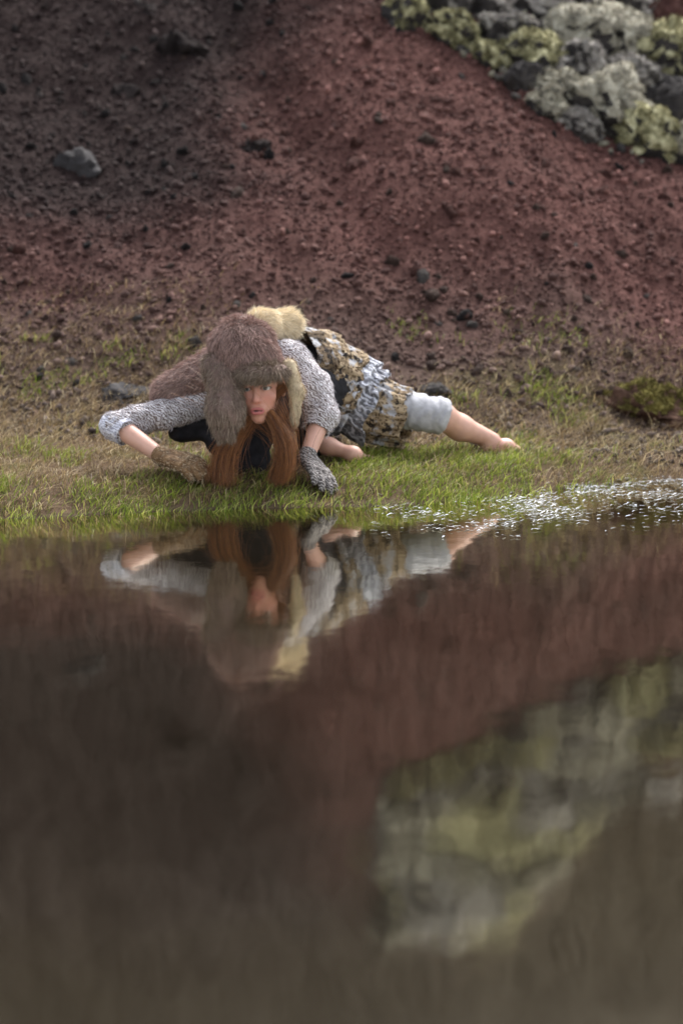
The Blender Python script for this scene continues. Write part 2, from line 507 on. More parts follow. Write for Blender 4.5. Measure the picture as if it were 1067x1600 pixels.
def boulder(px, py, w, label, mat=None, moss=None, cover=0.35, flat=0.8, group=None, sink=0.10, name='lava_boulder', seed=None, cat='boulder', pos=None):
    """w: width in pixels of the photograph"""
    p = hits(px, py) if pos is None else pos
    r = w * 0.5 / 4320.0 * p[1]
    seed = seed if seed is not None else px * 0.37 + py * 0.11
    V0, F = ICO4
    d = 1 + 0.42 * fbm(V0 * 1.15 + seed, 3) * 1.5 + 0.16 * fbm(V0 * 3.6 + seed * 2, 4) * 1.5
    # craggy: ridged noise opens clefts
    rg = 1 - np.abs(fbm(V0 * 2.2 + seed * 3, 3)) * 3.0
    d = d - 0.22 * np.clip(rg, 0, 1) ** 3
    rs = np.random.default_rng(int(abs(seed) * 97) + 5)
    U = V0 * d[:, None]
    for _ in range(11):                                  # flat broken faces
        pn = nrm(rs.normal(size=3)); cut = rs.uniform(0.55, 0.9)
        over = np.maximum(U @ pn - cut, 0)
        U = U - 0.85 * over[:, None] * pn
    cr = 1 - np.clip(np.abs(fbm(V0 * 4.5 + seed * 2, 3)) * 5.0, 0, 1)
    U = U * (1 + 0.16 * fbm(V0 * 6 + seed, 4) - 0.20 * cr ** 2)[:, None]
    V = U * np.array([1.12, 1.0, flat * 1.1]) * r
    empty = bpy.data.objects.new(name, None)
    link(empty)
    empty.location = (p[0], p[1], p[2] - r * sink)
    tag(empty, label, cat, group)
    mesh_np('rock', V, F, mat or M_lava, empty, smooth=True)
    if moss:
        n = normals_np(V, F)
        m = n[:, 2] * 0.75 + 0.25 * n[:, 0] + 0.5 * fbm(V0 * 2.4 + seed * 5, 3) * 1.6 + 0.55 * fbm(V0 * 9 + seed, 3)
        th = np.clip((m - (0.62 - cover * 1.2)) / 0.22, 0, 1)
        lump = 0.55 + 0.9 * np.abs(fbm(V0 * np.array([3.0, 3.0, 6.0]) + seed, 4) * 1.6) + 0.10 * np.clip(noise(V0 * 11 + seed), -1, 1)
        VM = V + n * (r * 0.11 * th * lump)[:, None] - n * (r * 0.012)
        sel = th[F].max(1) > 0.02
        used = np.unique(F[sel])
        remap = -np.ones(len(V), dtype=int); remap[used] = np.arange(len(used))
        if len(used) > 10:
            mo = mesh_np('moss', VM[used], remap[F[sel]], moss, empty)
            if py > -20:
                T = remap[F[sel]]
                moss_pile(mo, VM[used], np.concatenate([T, T[:, 2:3]], 1), moss, int(1200 + 22 * w))
    return empty

M_earth = mat_noise('red_brown_earth', [(0.3, (0.045, 0.026, 0.019)), (0.7, (0.12, 0.068, 0.048))], 16, rough=1.0, spec=0.1, bstr=1.0, bdist=0.012, bscale=60)
M_turf = mat_noise('mound_turf', [(0.3, (0.07, 0.058, 0.02)), (0.7, (0.22, 0.19, 0.06))], 22, rough=1.0, spec=0.1, bstr=0.8, bdist=0.01, bscale=80)
M_hollow = mat_noise('black_lava', [(0.25, (0.010, 0.008, 0.008)), (0.5, (0.022, 0.018, 0.0175)), (0.75, (0.042, 0.034, 0.032))], 12, rough=1.0, spec=0.05, bstr=1.0, bdist=0.02, bscale=40)
boulder(128, 255, 95, 'smooth grey boulder half buried low in the black cinders', M_greyrock, None, flat=0.95, seed=2.0, sink=0.45)
boulder(195, 140, 70, 'dark lava lump in the black hollow above the smooth grey boulder', M_hollow, None, seed=4.2, sink=0.45)
boulder(285, 60, 110, 'widest black lava knob in the hollow near the top edge', M_hollow, None, flat=0.7, seed=5.2, sink=0.45)
boulder(235, 15, 70, 'small lava knob at the top edge beside the widest black one', M_hollow, None, seed=6.6, sink=0.45)
boulder(398, 222, 58, 'black lava lump at the head of the gully', M_hollow, None, seed=7.7, sink=0.45)
boulder(682, 612, 62, 'dark stone in the grass right behind the raised knee', M_lava, None, flat=0.6, seed=8.8)
boulder(190, 612, 95, 'low grey rock in the grass behind the elbow', M_greyrock, None, flat=0.6, seed=3.3, sink=0.3)
boulder(1012, 640, 150, 'reddish brown earth mound with a grassy top by the pond', M_earth, M_turf, cover=0.0, flat=0.62, seed=12.5, name='earth_mound', cat='mound')

ROCKS = [
 (630, 30, 62, M_ymoss, .25, 'small moss capped rock nearest the red ridge at the top'),
 (690, 8, 70, M_gmoss, .30, 'grey lichen rock touching the top edge next to the red ridge'),
 (752, 20, 78, M_gmoss, .12, 'dark brown rock at the top edge with a thin grey crust'),
 (715, 55, 60, M_ymoss, .40, 'bright yellow green cushion rock on the upper rim of the outcrop'),
 (790, 62, 66, M_gmoss, .22, 'knobbly grey brown rock in the middle of the outcrop top'),
 (842, 18, 84, M_gmoss, .32, 'broad grey rock at the top edge, middle of the outcrop'),
 (765, 98, 46, M_ymoss, .32, 'small yellowish rock on the outcrop edge above the cinders'),
 (832, 92, 74, M_ymoss, .40, 'rock with a long yellow green moss ledge and black underside'),
 (815, 128, 50, M_lava, 0, 'bare black rock beneath the yellow green ledge'),
 (900, 60, 92, M_moss, .45, 'large pale grey green mossy rock in the outcrop'),
 (868, 150, 66, M_moss, .12, 'dark rock with little moss along the lower edge'),
 (905, 120, 80, M_gmoss, .30, 'grey purple rock below the large pale mossy one'),
 (848, 165, 50, M_moss, .40, 'small moss rock lowest on the steep edge of the outcrop'),
 (942, 178, 100, M_moss, .50, 'tall pale mossy rock forming the lower nose of the outcrop'),
 (905, 205, 56, M_gmoss, .25, 'small grey rock tucked against the lower nose'),
 (968, 62, 88, M_moss, .48, 'rounded pale mossy rock with grey green top'),
 (965, 15, 92, M_gmoss, .35, 'whitish lichen rock on the top edge towards the corner'),
 (1028, 92, 96, M_ymoss, .42, 'long rock capped with streaky yellow green moss in the corner'),
 (985, 128, 70, M_gmoss, .28, 'grey rock in the cleft beside the lower nose'),
 (1050, 30, 70, M_redlava, 0, 'bare dark red rock in the upper corner'),
 (1052, 178, 90, M_lava, 0, 'big bare black rock at the picture edge below the mossy cap'),
 (1010, 222, 84, M_ymoss, .45, 'flat rock spread with golden yellow moss at the foot of the outcrop'),
 (1062, 238, 62, M_moss, .35, 'grey mossy rock at the picture edge below the black one'),
]
for px, py, w, moss, cover, label in ROCKS:
    bare = cover == 0
    boulder(px, py, w * 1.42, label, mat=moss if bare else M_lava, moss=None if bare else moss, cover=cover, flat=1.05)
# broken lava and moss crumbs filling the gaps of the outcrop
var = clast_variants(8, ICO2, 0.5, 2.0)
rub = []
while len(rub) < 700:
    px, py = random.uniform(600, 1100), random.uniform(-30, 260)
    edge = 10 + (px - 610) * 0.66 if px < 960 else 243
    if py < edge + random.gauss(0, 8): rub.append(hits(px, py))
rub = np.array(rub)
n = len(rub); r = rng.uniform(0.010, 0.032, n)
VV = np.einsum('nij,nkj->nki', rot_rand(n), np.stack(var)[rng.integers(0, 8, n)] * r[:, None, None]) + rub[:, None, :] + np.array([0, 0, 0.01])
nv = VV.shape[1]
M_rub = mat_island('lava_rubble', [(0, (0.03, 0.027, 0.026)), (0.4, (0.07, 0.062, 0.056)), (0.7, (0.12, 0.11, 0.085)), (0.92, (0.22, 0.205, 0.15)), (1, (0.32, 0.30, 0.24))], nscale=60, rough=1.0)
tag(mesh_np('rubble', VV.reshape(-1, 3), (ICO2[1][None] + (np.arange(n) * nv)[:, None, None]).reshape(-1, 3), M_rub, smooth=False),
    'lava crumbs and moss bits filling the gaps of the outcrop', kind='stuff')
UP = [(640, -60, 120), (720, -70, 150), (660, -150, 120), (612, -175, 60), (632, -105, 66), (590, -235, 44), (622, -320, 60), (560, -200, 34), (585, -140, 40), (700, -170, 190), (780, -130, 170), (860, -60, 140), (950, -50, 140), (655, -270, 120),
      (720, -270, 200), (810, -230, 150), (900, -140, 130), (1030, -30, 120), (680, -350, 170), (770, -340, 150)]
for k, (px, py, w) in enumerate(UP):
    boulder(px, py, w * 1.15, 'pale mossy boulder of the upper outcrop, mirrored in the pond', moss=(M_moss, M_ymoss, M_gmoss)[k % 3], cover=0.34,
            group='upper outcrop boulders seen only in the reflection')

# ------------------------------------------------------------------ grass
def blades(name, x, y, h, wdt, lean, mat, label, seed=0, droop=0.5, lean_dir=0.0, z=None, parent=None):
    n = len(x)
    z = np.maximum(hz(x, y), -0.01) if z is None else z
    az = rng.uniform(0, 2 * np.pi, n)
    tx = np.cos(az) * lean + lean_dir * lean; ty = np.sin(az) * lean
    fa = rng.uniform(0, np.pi, n)
    sx, sy = np.cos(fa) * wdt * 0.5, np.sin(fa) * wdt * 0.5
    base = np.stack([x, y, z - 0.004], 1)
    rows = []
    for t, wd in ((0, 1.0), (0.35, 0.95), (0.7, 0.7), (1.0, 0.0)):
        c = base + np.stack([tx * h * t ** 1.6, ty * h * t ** 1.6, h * (t - droop * lean * t ** 2.4)], 1)
        if t < 1:
            rows += [c - np.stack([sx, sy, 0 * sx], 1) * wd, c + np.stack([sx, sy, 0 * sx], 1) * wd]
        else:
            rows.append(c)
    V = np.stack(rows, 1).reshape(-1, 3)
    off = (np.arange(n) * 7)[:, None]
    Q = np.concatenate([off + np.array([[0, 1, 3, 2]]), off + np.array([[2, 3, 5, 4]])])
    T = off + np.array([[4, 5, 6]])
    o = mesh_np(name, V, [Q, T], mat, parent)
    return tag(o, label, kind='stuff')

def spread(n, x0, x1, y0, y1, dens):
    x = rng.uniform(x0, x1, n); y = rng.uniform(y0, y1, n)
    k = rng.random(n) < dens(x, y)
    return x[k], y[k]

def pxof(x, y, z=0.08):
    """photo pixel of a point of the bank, to describe where grass grows"""
    c, s = math.cos(PITCH), math.sin(PITCH)
    f = y * c - (z - CAM_H) * s; u = y * s + (z - CAM_H) * c
    return 533.5 + 4320 * x / f, 800 - 4320 * u / f

def d_green(x, y):
    s = y - shore(x)
    a, b = pxof(x, y)
    patch = sstep(-0.25, 0.25, noise2(x, y, 5.0, 3, 40.0))
    strip = sstep(-0.10, 0.02, s + 0.06 * noise2(x, y, 9.0, 2, 43.0)) * sstep(0.34, 0.14, s) * sstep(1.1, 0.45, x)
    lawn = sstep(500, 560, a) * sstep(860, 780, a) * sstep(0.80, 0.55, s) * sstep(0.02, 0.08, s)
    back = 0.40 * sstep(0.05, 0.3, noise2(x, y, 3.2, 3, 44.0)) * sstep(10.7, 10.2, y) * sstep(0.05, 0.2, s)
    return np.clip(strip * (0.12 + 0.88 * patch) * 0.95 + lawn * (0.30 + 0.7 * patch) + back, 0, 1)
def d_straw(x, y):
    s = y - shore(x)
    a, b = pxof(x, y)
    patch = sstep(-0.3, 0.3, noise2(x, y, 4.0, 3, 50.0))
    on = sstep(0.0, 0.08, s) * (sstep(10.75, 10.05, y + 0.35 * noise2(x, y, 2.0, 2, 52.0) + 0.35 * np.exp(-((x - 0.15) / 0.35) ** 2)))
    lawn = sstep(500, 560, a) * sstep(860, 780, a) * sstep(0.80, 0.55, s)
    return on * (0.35 + 0.65 * patch) * (1 - 0.5 * lawn)

x, y = spread(120000, -1.5, 1.7, 8.0, 10.6, d_green)
n = len(x)
blades('green_grass', x, y, rng.uniform(0.022, 0.060, n) * (1 + 0.9 * np.clip(noise2(x, y, 6.0, 2, 60.0), -0.5, 1)), rng.uniform(0.0016, 0.0036, n), rng.uniform(0.25, 0.95, n), M_green,
       'short green grass along the water and on the bank', lean_dir=0.55)
x, y = spread(120000, -1.6, 1.8, 8.0, 10.7, d_straw)
n = len(x)
blades('dry_grass', x, y, rng.uniform(0.018, 0.060, n) * (1 + 0.9 * np.clip(noise2(x, y, 5.0, 2, 61.0), -0.5, 1)), rng.uniform(0.0014, 0.0034, n), rng.uniform(0.4, 1.3, n), M_straw,
       'dry straw coloured grass matted over the bank', lean_dir=0.6)
for x0, x1 in ((-4.0, -1.6), (1.8, 4.5)):
    x, y = spread(26000, x0, x1, 7.0, 10.7, lambda a, b: 0.55 * d_straw(a, b))
    n = len(x)
    blades('dry_grass', x, y, rng.uniform(0.025, 0.075, n), rng.uniform(0.003, 0.006, n), rng.uniform(0.4, 1.3, n), M_straw,
           'dry grass on the bank further along the shore', lean_dir=0.6)
# stems standing in the shallows
x, y = spread(9000, -1.5, 1.7, 7.8, 9.6, lambda a, b: sstep(-0.28, -0.03, b - shore(a)) * sstep(0.06, 0.0, b - shore(a)) * sstep(-0.05, 0.3, noise2(a, b, 5.0, 2, 66.0)))
n = len(x)
blades('drowned_stems', x, y, rng.uniform(0.01, 0.035, n), rng.uniform(0.0014, 0.003, n), rng.uniform(0.5, 1.5, n), M_straw,
       'thin brown stems poking out of the shallow water', lean_dir=0.6, z=np.zeros(n))
# long bent stalks
x, y = spread(3600, -1.5, 1.7, 8.1, 10.3, lambda a, b: 0.5 * d_straw(a, b) * ~((a > -0.8) & (a < 0.35) & (b > 8.95) & (b < 9.6)))
n = len(x)
blades('dry_stalks', x, y, rng.uniform(0.07, 0.15, n), rng.uniform(0.0016, 0.0028, n), rng.uniform(0.5, 1.5, n), M_straw,
       'long bent straw stalks standing out of the grass', lean_dir=0.7)

# ------------------------------------------------------------------ the person: implicit shapes turned into one continuous surface
def cone(a, b, ra, rb, k=0.02):
    return ('cone', np.asarray(a, float), np.asarray(b, float), ra, rb, k)
def ell(c, R, rad, k=0.02, sub=False):
    return ('ell', np.asarray(c, float), np.asarray(R, float), np.asarray(rad, float), k, sub)
def chain(pts, rads, k=0.02):
    return [cone(pts[i], pts[i + 1], rads[i], rads[i + 1], k) for i in range(len(pts) - 1)]
def fatter(prims, e):
    out = []
    for p in prims:
        if p[0] == 'cone': out.append(('cone', p[1], p[2], p[3] + e, p[4] + e, p[5]))
        elif not p[5]: out.append(('ell', p[1], p[2], p[3] + e, p[4], p[5]))
    return out

def blob(prims, h, pad=0.03):
    lo = np.full(3, 1e9); hi = -lo
    boxes = []
    for p in prims:
        if p[0] == 'cone':
            r = max(p[3], p[4])
            l, u = np.minimum(p[1], p[2]) - r - pad, np.maximum(p[1], p[2]) + r + pad
        else:
            r = p[3].max(); l, u = p[1] - r - pad, p[1] + r + pad
        boxes.append((l, u)); lo = np.minimum(lo, l); hi = np.maximum(hi, u)
    dim = np.ceil((hi - lo) / h).astype(int) + 2
    F = np.full(dim, 0.2, dtype=np.float32)
    ax = [lo[i] + h * np.arange(dim[i]) for i in range(3)]
    for p, (l, u) in zip(prims, boxes):
        i0 = np.maximum(((l - lo) / h).astype(int), 0); i1 = np.minimum(((u - lo) / h).astype(int) + 2, dim)
        X = ax[0][i0[0]:i1[0], None, None]; Y = ax[1][None, i0[1]:i1[1], None]; Z = ax[2][None, None, i0[2]:i1[2]]
        if p[0] == 'cone':
            _, a, b_, ra, rb, k = p
            ba = b_ - a; L = max(ba @ ba, 1e-9)
            t = np.clip(((X - a[0]) * ba[0] + (Y - a[1]) * ba[1] + (Z - a[2]) * ba[2]) / L, 0, 1)
            d = np.sqrt((X - a[0] - t * ba[0]) ** 2 + (Y - a[1] - t * ba[1]) ** 2 + (Z - a[2] - t * ba[2]) ** 2) - (ra + (rb - ra) * t)
            sub = False
        else:
            _, c, R, rad, k, sub = p
            q = [(X - c[0]) * R[i][0] + (Y - c[1]) * R[i][1] + (Z - c[2]) * R[i][2] for i in range(3)]
            k0 = np.sqrt(sum((q[i] / rad[i]) ** 2 for i in range(3))); k1 = np.sqrt(sum((q[i] / rad[i] ** 2) ** 2 for i in range(3))) + 1e-9
            d = k0 * (k0 - 1) / k1
        sl = (slice(i0[0], i1[0]), slice(i0[1], i1[1]), slice(i0[2], i1[2]))
        A = F[sl]
        if sub:
            hh = np.clip(0.5 - 0.5 * (A + d) / k, 0, 1)
            F[sl] = A * (1 - hh) - d * hh + k * hh * (1 - hh)
        else:
            hh = np.clip(0.5 + 0.5 * (A - d) / k, 0, 1)
            F[sl] = A * (1 - hh) + d * hh - k * hh * (1 - hh)
    return F, lo, h

def nets(F, lo, h):
    S = F < 0
    c = np.zeros(tuple(n - 1 for n in F.shape), dtype=np.uint8)
    n0, n1_, n2_ = c.shape
    corners = [(i, j, k) for i in (0, 1) for j in (0, 1) for k in (0, 1)]
    for i, j, k in corners:
        c += S[i:i + n0, j:j + n1_, k:k + n2_]
    act = (c > 0) & (c < 8)
    idx = np.full(c.shape, -1, dtype=np.int64)
    A = np.argwhere(act)
    idx[act] = np.arange(len(A))
    val = {q: F[A[:, 0] + q[0], A[:, 1] + q[1], A[:, 2] + q[2]] for q in corners}
    acc = np.zeros((len(A), 3)); cnt_ = np.zeros(len(A))
    for q in corners:
        for axn in range(3):
            if q[axn] == 0:
                q2 = list(q); q2[axn] = 1; q2 = tuple(q2)
                a, b_ = val[q], val[q2]
                m = (a < 0) != (b_ < 0)
                t = np.where(m, a / np.where(m, a - b_, 1), 0)
                pt = np.tile(np.array(q, float), (len(A), 1)); pt[:, axn] = t
                acc[m] += pt[m]; cnt_[m] += 1
    V = lo + h * (A + acc / cnt_[:, None])
    Q = []
    for axn in range(3):
        o = [0, 1, 2]; o.remove(axn); u, v = o
        sa = [slice(None)] * 3; sb = [slice(None)] * 3
        sa[axn] = slice(0, -1); sb[axn] = slice(1, None)
        a, b_ = S[tuple(sa)], S[tuple(sb)]
        E = np.argwhere(a != b_)
        E = E[(E[:, u] > 0) & (E[:, v] > 0) & (E[:, u] < F.shape[u] - 1) & (E[:, v] < F.shape[v] - 1)]
        sgn = a[E[:, 0], E[:, 1], E[:, 2]]
        def at(du, dv):
            B = E.copy(); B[:, u] -= du; B[:, v] -= dv
            return idx[B[:, 0], B[:, 1], B[:, 2]]
        q = np.stack([at(1, 1), at(0, 1), at(0, 0), at(1, 0)], 1)
        flip = ~sgn if axn != 1 else sgn
        q[flip] = q[flip][:, ::-1]
        Q.append(q)
    return V, np.concatenate(Q)

def smooth_v(V, Q, it=2, f=0.5):
    for _ in range(it):
        s = np.zeros_like(V); c = np.zeros(len(V))
        for k in range(4):
            a, b_ = Q[:, k], Q[:, (k + 1) % 4]
            np.add.at(s, a, V[b_]); np.add.at(c, a, 1)
            np.add.at(s, b_, V[a]); np.add.at(c, b_, 1)
        V = V * (1 - f) + f * s / np.maximum(c, 1)[:, None]
    return V

def surf(prims, h, it=1, disp=None):
    V, Q = nets(*blob(prims, h))
    V = smooth_v(V, Q, it)
    if disp:
        V = V + normals_np(V, Q) * disp(V)[:, None]
    return V, Q

def clamp_ground(V, e=0.004):
    V = V.copy()
    V[:, 2] = np.maximum(V[:, 2], hz(V[:, 0], V[:, 1]) + e)
    return V

def fur(name, V, Q, count, length, comb, mat, parent, width=0.0016, lift=0.5, clump=26.0, clump_amp=0.5, mask=None):
    a, b_, c, d = (V[Q[:, k]] for k in range(4))
    n = np.cross(c - a, d - b_); ar = np.linalg.norm(n, axis=1); n = n / np.maximum(ar, 1e-12)[:, None]
    if mask is not None:
        ar = ar * mask((a + c) / 2, n)
    f = rng.choice(len(Q), count, p=ar / ar.sum())
    u, v = rng.random((2, count, 1))
    p = (a[f] * (1 - u) + b_[f] * u) * (1 - v) + (d[f] * (1 - u) + c[f] * u) * v
    nn = n[f]
    cb = comb(p, nn)
    cb = cb - (cb * nn).sum(1)[:, None] * nn
    q = p * clump
    cn = np.stack([noise(q), noise(q + 50), noise(q + 100)], 1) * clump_amp * 1.7
    dirn = nn * lift + cb + cn + rng.normal(size=(count, 3)) * 0.16
    dirn /= np.linalg.norm(dirn, axis=1)[:, None]
    L = (length * rng.uniform(0.35, 1.0, count) * np.where(rng.random(count) < 0.12, 1.7, 1.15))[:, None]
    side = np.cross(dirn, rng.normal(size=(count, 3))); side /= np.maximum(np.linalg.norm(side, axis=1), 1e-9)[:, None]
    side = side * (width * rng.uniform(0.6, 1.3, count))[:, None] * 0.5
    mid = p + dirn * L * 0.55
    tip = p + dirn * L + (cb - nn * 0.15 + np.array([0, 0, -0.25])) * L * 0.25
    r0 = p - nn * 0.003
    W = np.stack([r0 - side, r0 + side, mid - side * 0.8, mid + side * 0.8, tip], 1).reshape(-1, 3)
    off = (np.arange(count) * 5)[:, None]
    o = mesh_np(name, W, [off + np.array([[0, 1, 3, 2]]), off + np.array([[2, 3, 4]])], mat, parent)
    return tag(o, kind='stuff')

def strands(name, roots, mids, ends, mat, parent, width=0.0022, seg=7, wave=0.006):
    n = len(roots)
    ts = np.linspace(0, 1, seg)
    ph = rng.uniform(0, 6.28, (n, 1)); fr = rng.uniform(4, 9, (n, 1))
    rows = []
    pts = []
    for t in ts:
        p = roots * (1 - t) ** 2 + mids * 2 * t * (1 - t) + ends * t * t
        p = p + np.concatenate([np.sin(ph + fr * t), np.cos(ph * 1.7 + fr * t), 0 * ph], 1) * wave * t
        p[:, 2] = np.maximum(p[:, 2], hz(p[:, 0], p[:, 1]) + 0.006)
        pts.append(p)
    for i, p in enumerate(pts):
        w = width * (1 - 0.75 * ts[i] ** 2)
        for k in range(3):
            a = 2.0944 * k
            rows.append(p + np.array([math.cos(a), math.sin(a), 0.15 * math.sin(a)]) * w * 0.5)
    V = np.stack(rows, 1).reshape(-1, 3)
    off = (np.arange(n) * 3 * seg)[:, None]
    Q = []
    for i in range(seg - 1):
        for k in range(3):
            k2 = (k + 1) % 3
            Q.append(off + np.array([[3 * i + k, 3 * i + k2, 3 * i + 3 + k2, 3 * i + 3 + k]]))
    return mesh_np(name, V, np.concatenate(Q), mat, parent)

def hand(W, D, B, thumb, curl=0.35, s=1.0, spread_=0.16):
    """wrist, finger direction, back-of-hand normal, thumb side (+1/-1 along D x B)"""
    D = nrm(D); B = nrm(np.asarray(B) - (np.asarray(B) @ D) * D); S = np.cross(D, B) * thumb
    pr = []
    for k, (o, ln, r) in enumerate([(0.028, 0.072, 0.0095), (0.009, 0.080, 0.0098), (-0.010, 0.074, 0.0092), (-0.027, 0.058, 0.0082)]):
        kn = W + (D * 0.088 + S * o - D * 0.004 * abs(k - 1) ** 1.5) * s
        pr.append(cone(W + S * o * 0.45 * s, kn, 0.017 * s, 0.0125 * s, 0.012))
        pts, p, ang = [kn], kn, 0.0
        fd = nrm(D + S * spread_ * o / 0.028)
        for fr in (0.45, 0.31, 0.24):
            ang += curl * random.uniform(0.85, 1.15)
            p = p + (fd * math.cos(ang) - B * math.sin(ang)) * ln * fr * s
            pts.append(p)
        pr += chain(pts, [r * 1.08 * s, r * s, r * 0.92 * s, r * 0.8 * s], 0.004)
    t0 = W + (D * 0.022 + S * 0.022) * s
    t1 = t0 + (D * 0.034 + S * 0.030 - B * 0.012) * s
    t2 = t1 + (D * 0.030 + S * 0.010 - B * 0.008) * s
    t3 = t2 + (D * 0.024 + S * 0.002 - B * 0.006) * s
    pr += chain([t0, t1, t2, t3], [0.017 * s, 0.0125 * s, 0.0110 * s, 0.0090 * s], 0.008)
    return pr

# --- joints, read off the photograph and its reflection
Hc = P(405, 606, 8.975)
Fh = nrm([-0.10, -1.0, 0.07]); Xh = nrm(np.cross(Fh, [-0.07, 0, 1.0])); Uh = np.cross(Xh, Fh)
RH = np.stack([Xh, Uh, Fh])
def H(x, y, z):
    return Hc + x * Xh + y * Uh + z * Fh
chest = P(402, 632, 9.17); belly = P(465, 605, 9.33); pelvis = P(512, 602, 9.46)
neck = P(402, 598, 9.10)
shR, elR, wrR = P(330, 627, 9.14), P(182, 664, 9.06), P(254, 714, 8.93)        # her right arm, on the photo's left
shL, elL, wrL = P(455, 575, 9.17), P(503, 650, 9.09), P(479, 716, 8.99)
hipL, knL, anL = P(535, 622, 9.47), P(688, 650, 9.41), P(768, 687, 9.55)
hipR, knR, anR = P(492, 632, 9.42), P(490, 690, 9.27), P(552, 710, 9.20)

face = [ell(H(0, .035, -.025), RH, (.076, .095, .098)), ell(H(0, -.042, .026), RH, (.053, .070, .056), .03), ell(H(0, -.097, .052), RH, (.018, .016, .018), .025),
        ell(H(-.034, -.028, .053), RH, (.025, .022, .022), .02), ell(H(.034, -.028, .053), RH, (.025, .022, .022), .02),
        cone(H(-.046, .020, .066), H(0, .022, .074), .0085, .0075, .014), cone(H(.046, .020, .066), H(0, .022, .074), .0085, .0075, .014),
        ell(H(-.031, -.001, .090), RH, (.019, .0105, .016), .008, True), ell(H(.031, -.001, .090), RH, (.019, .0105, .016), .008, True),
        ell(H(-.031, .0075, .0655), RH, (.0165, .0085, .0145), .003), ell(H(.031, .0075, .0655), RH, (.0165, .0085, .0145), .003),
        ell(H(-.031, -.0095, .0645), RH, (.0155, .0060, .0135), .003), ell(H(.031, -.0095, .0645), RH, (.0155, .0060, .0135), .003),
        cone(H(0, .010, .078), H(0, -.038, .094), .0062, .0096, .009), ell(H(-.0095, -.041, .085), RH, (.0075, .006, .008), .006), ell(H(.0095, -.041, .085), RH, (.0075, .006, .008), .006),
        ell(H(0, -.070, .074), RH, (.026, .016, .014), .012),
        ell(H(0, -.0655, .085), RH, (.023, .0055, .0085), .005), ell(H(0, -.0800, .082), RH, (.019, .0070, .0090), .005),
        ell(H(0, -.0725, .096), RH, (.018, .0028, .0120), .003, True),
        ell(H(-.076, -.005, -.015), RH, (.010, .030, .020), .008), ell(H(.076, -.005, -.015), RH, (.010, .030, .020), .008)]
torso = [cone(chest, belly, .115, .108, .05), cone(belly, pelvis, .108, .130, .05), cone(shR, chest, .055, .09, .05), cone(shL, chest, .055, .09, .05), cone(neck, chest, .06, .09, .04)]
armR_u = chain([shR, elR], [.046, .036], .02); armR_f = chain([elR, wrR], [.037, .024], .02)
armL_u = chain([shL, elL], [.046, .036], .02); armL_f = chain([elL, wrL], [.036, .024], .02)
handR = hand(wrR, P(322, 732, 8.86) - wrR, [0.1, -0.45, 0.9], -1, 0.30)
handL = hand(wrL, P(526, 768, 8.84) - wrL, [0.30, 0.0, 1.0], -1, 0.20, spread_=0.22)
calfL = knL * 0.62 + anL * 0.38 + np.array([0.0, 0.012, -0.010])
legL = chain([hipL, knL], [.085, .049], .03) + chain([knL, calfL, anL], [.047, .044, .027], .02)
toeL = anL + np.array([0.100, 0.075, -0.048])
midL = anL + np.array([0.052, 0.035, -0.030])
footL = [cone(anL + np.array([-0.012, -0.008, -0.020]), midL, .029, .027, .02), cone(midL, toeL, .026, .016, .02)]
for k in range(5):
    b0 = toeL + np.array([0.010, -0.014, 0.0]) * (k - 2) * 0.9
    footL.append(cone(b0, b0 + np.array([0.022, 0.014, -0.006]) * (1.15 - 0.12 * k), .0095 - .0006 * k, .008 - .0006 * k, .006))
legR = chain([hipR, knR], [.085, .042], .03) + chain([knR, knR * 0.6 + anR * 0.4, anR], [.034, .028, .020], .02)
footR = [cone(anR, anR + np.array([.02, .11, -.02]), .028, .020, .02)]
for k in range(5):
    b0 = anR + np.array([.02, .11, -.02]) + np.array([0.014, -0.010, 0.0]) * (k - 2)
    footR.append(cone(b0, b0 + np.array([0.014, 0.022, -0.004]), .009, .007, .006))
neckp = [cone(H(0, -.05, -.045), neck, .050, .058, .03)]

person = bpy.data.objects.new('person', None)
link(person)
person.location = (pelvis[0], pelvis[1], float(hz(pelvis[0], pelvis[1])))
tag(person, 'person in a fur hat crawling on the bank, one bare leg stretched back, staring ahead', 'person')
PINV = np.array(person.location)

def pmesh(name, V, Q, mat, **kw):
    return mesh_np(name, V - PINV, Q, mat, kw.pop('parent', person), **kw)

V, Q = surf(face + neckp + torso + armR_u + armR_f + armL_u + armL_f + handR + handL + legL + footL + legR + footR, 0.004, 1)
L = (V - Hc) @ RH.T                                   # head coordinates
skin = np.array([0.60, 0.350, 0.270]); c = np.tile(skin, (len(V), 1))
def paint(mask, colr):
    global c
    m = np.clip(mask, 0, 1)[:, None]
    c = c * (1 - m) + np.array(colr) * m
inhead = (np.abs(L[:, 0]) < .09) & (L[:, 1] > -.13) & (L[:, 1] < .14) & (L[:, 2] > 0.02)
def g(x, y, sx, sy):
    return np.exp(-((L[:, 0] - x) / sx) ** 2 - ((L[:, 1] - y) / sy) ** 2) * inhead
paint(0.55 * (g(-.038, -.035, .022, .018) + g(.038, -.035, .022, .018) + g(0, -.043, .014, .010)), (0.58, 0.25, 0.20))
lip = ((L[:, 0] / .024) ** 2 + ((L[:, 1] + .0735) / (.0125)) ** 2 < 1) & inhead & (L[:, 2] > .070)
paint(lip * 0.85, (0.46, 0.14, 0.15))
paint((((L[:, 0] / .017) ** 2 + ((L[:, 1] + .0725) / .0026) ** 2) < 1) * inhead * 1.0, (0.04, 0.012, 0.012))
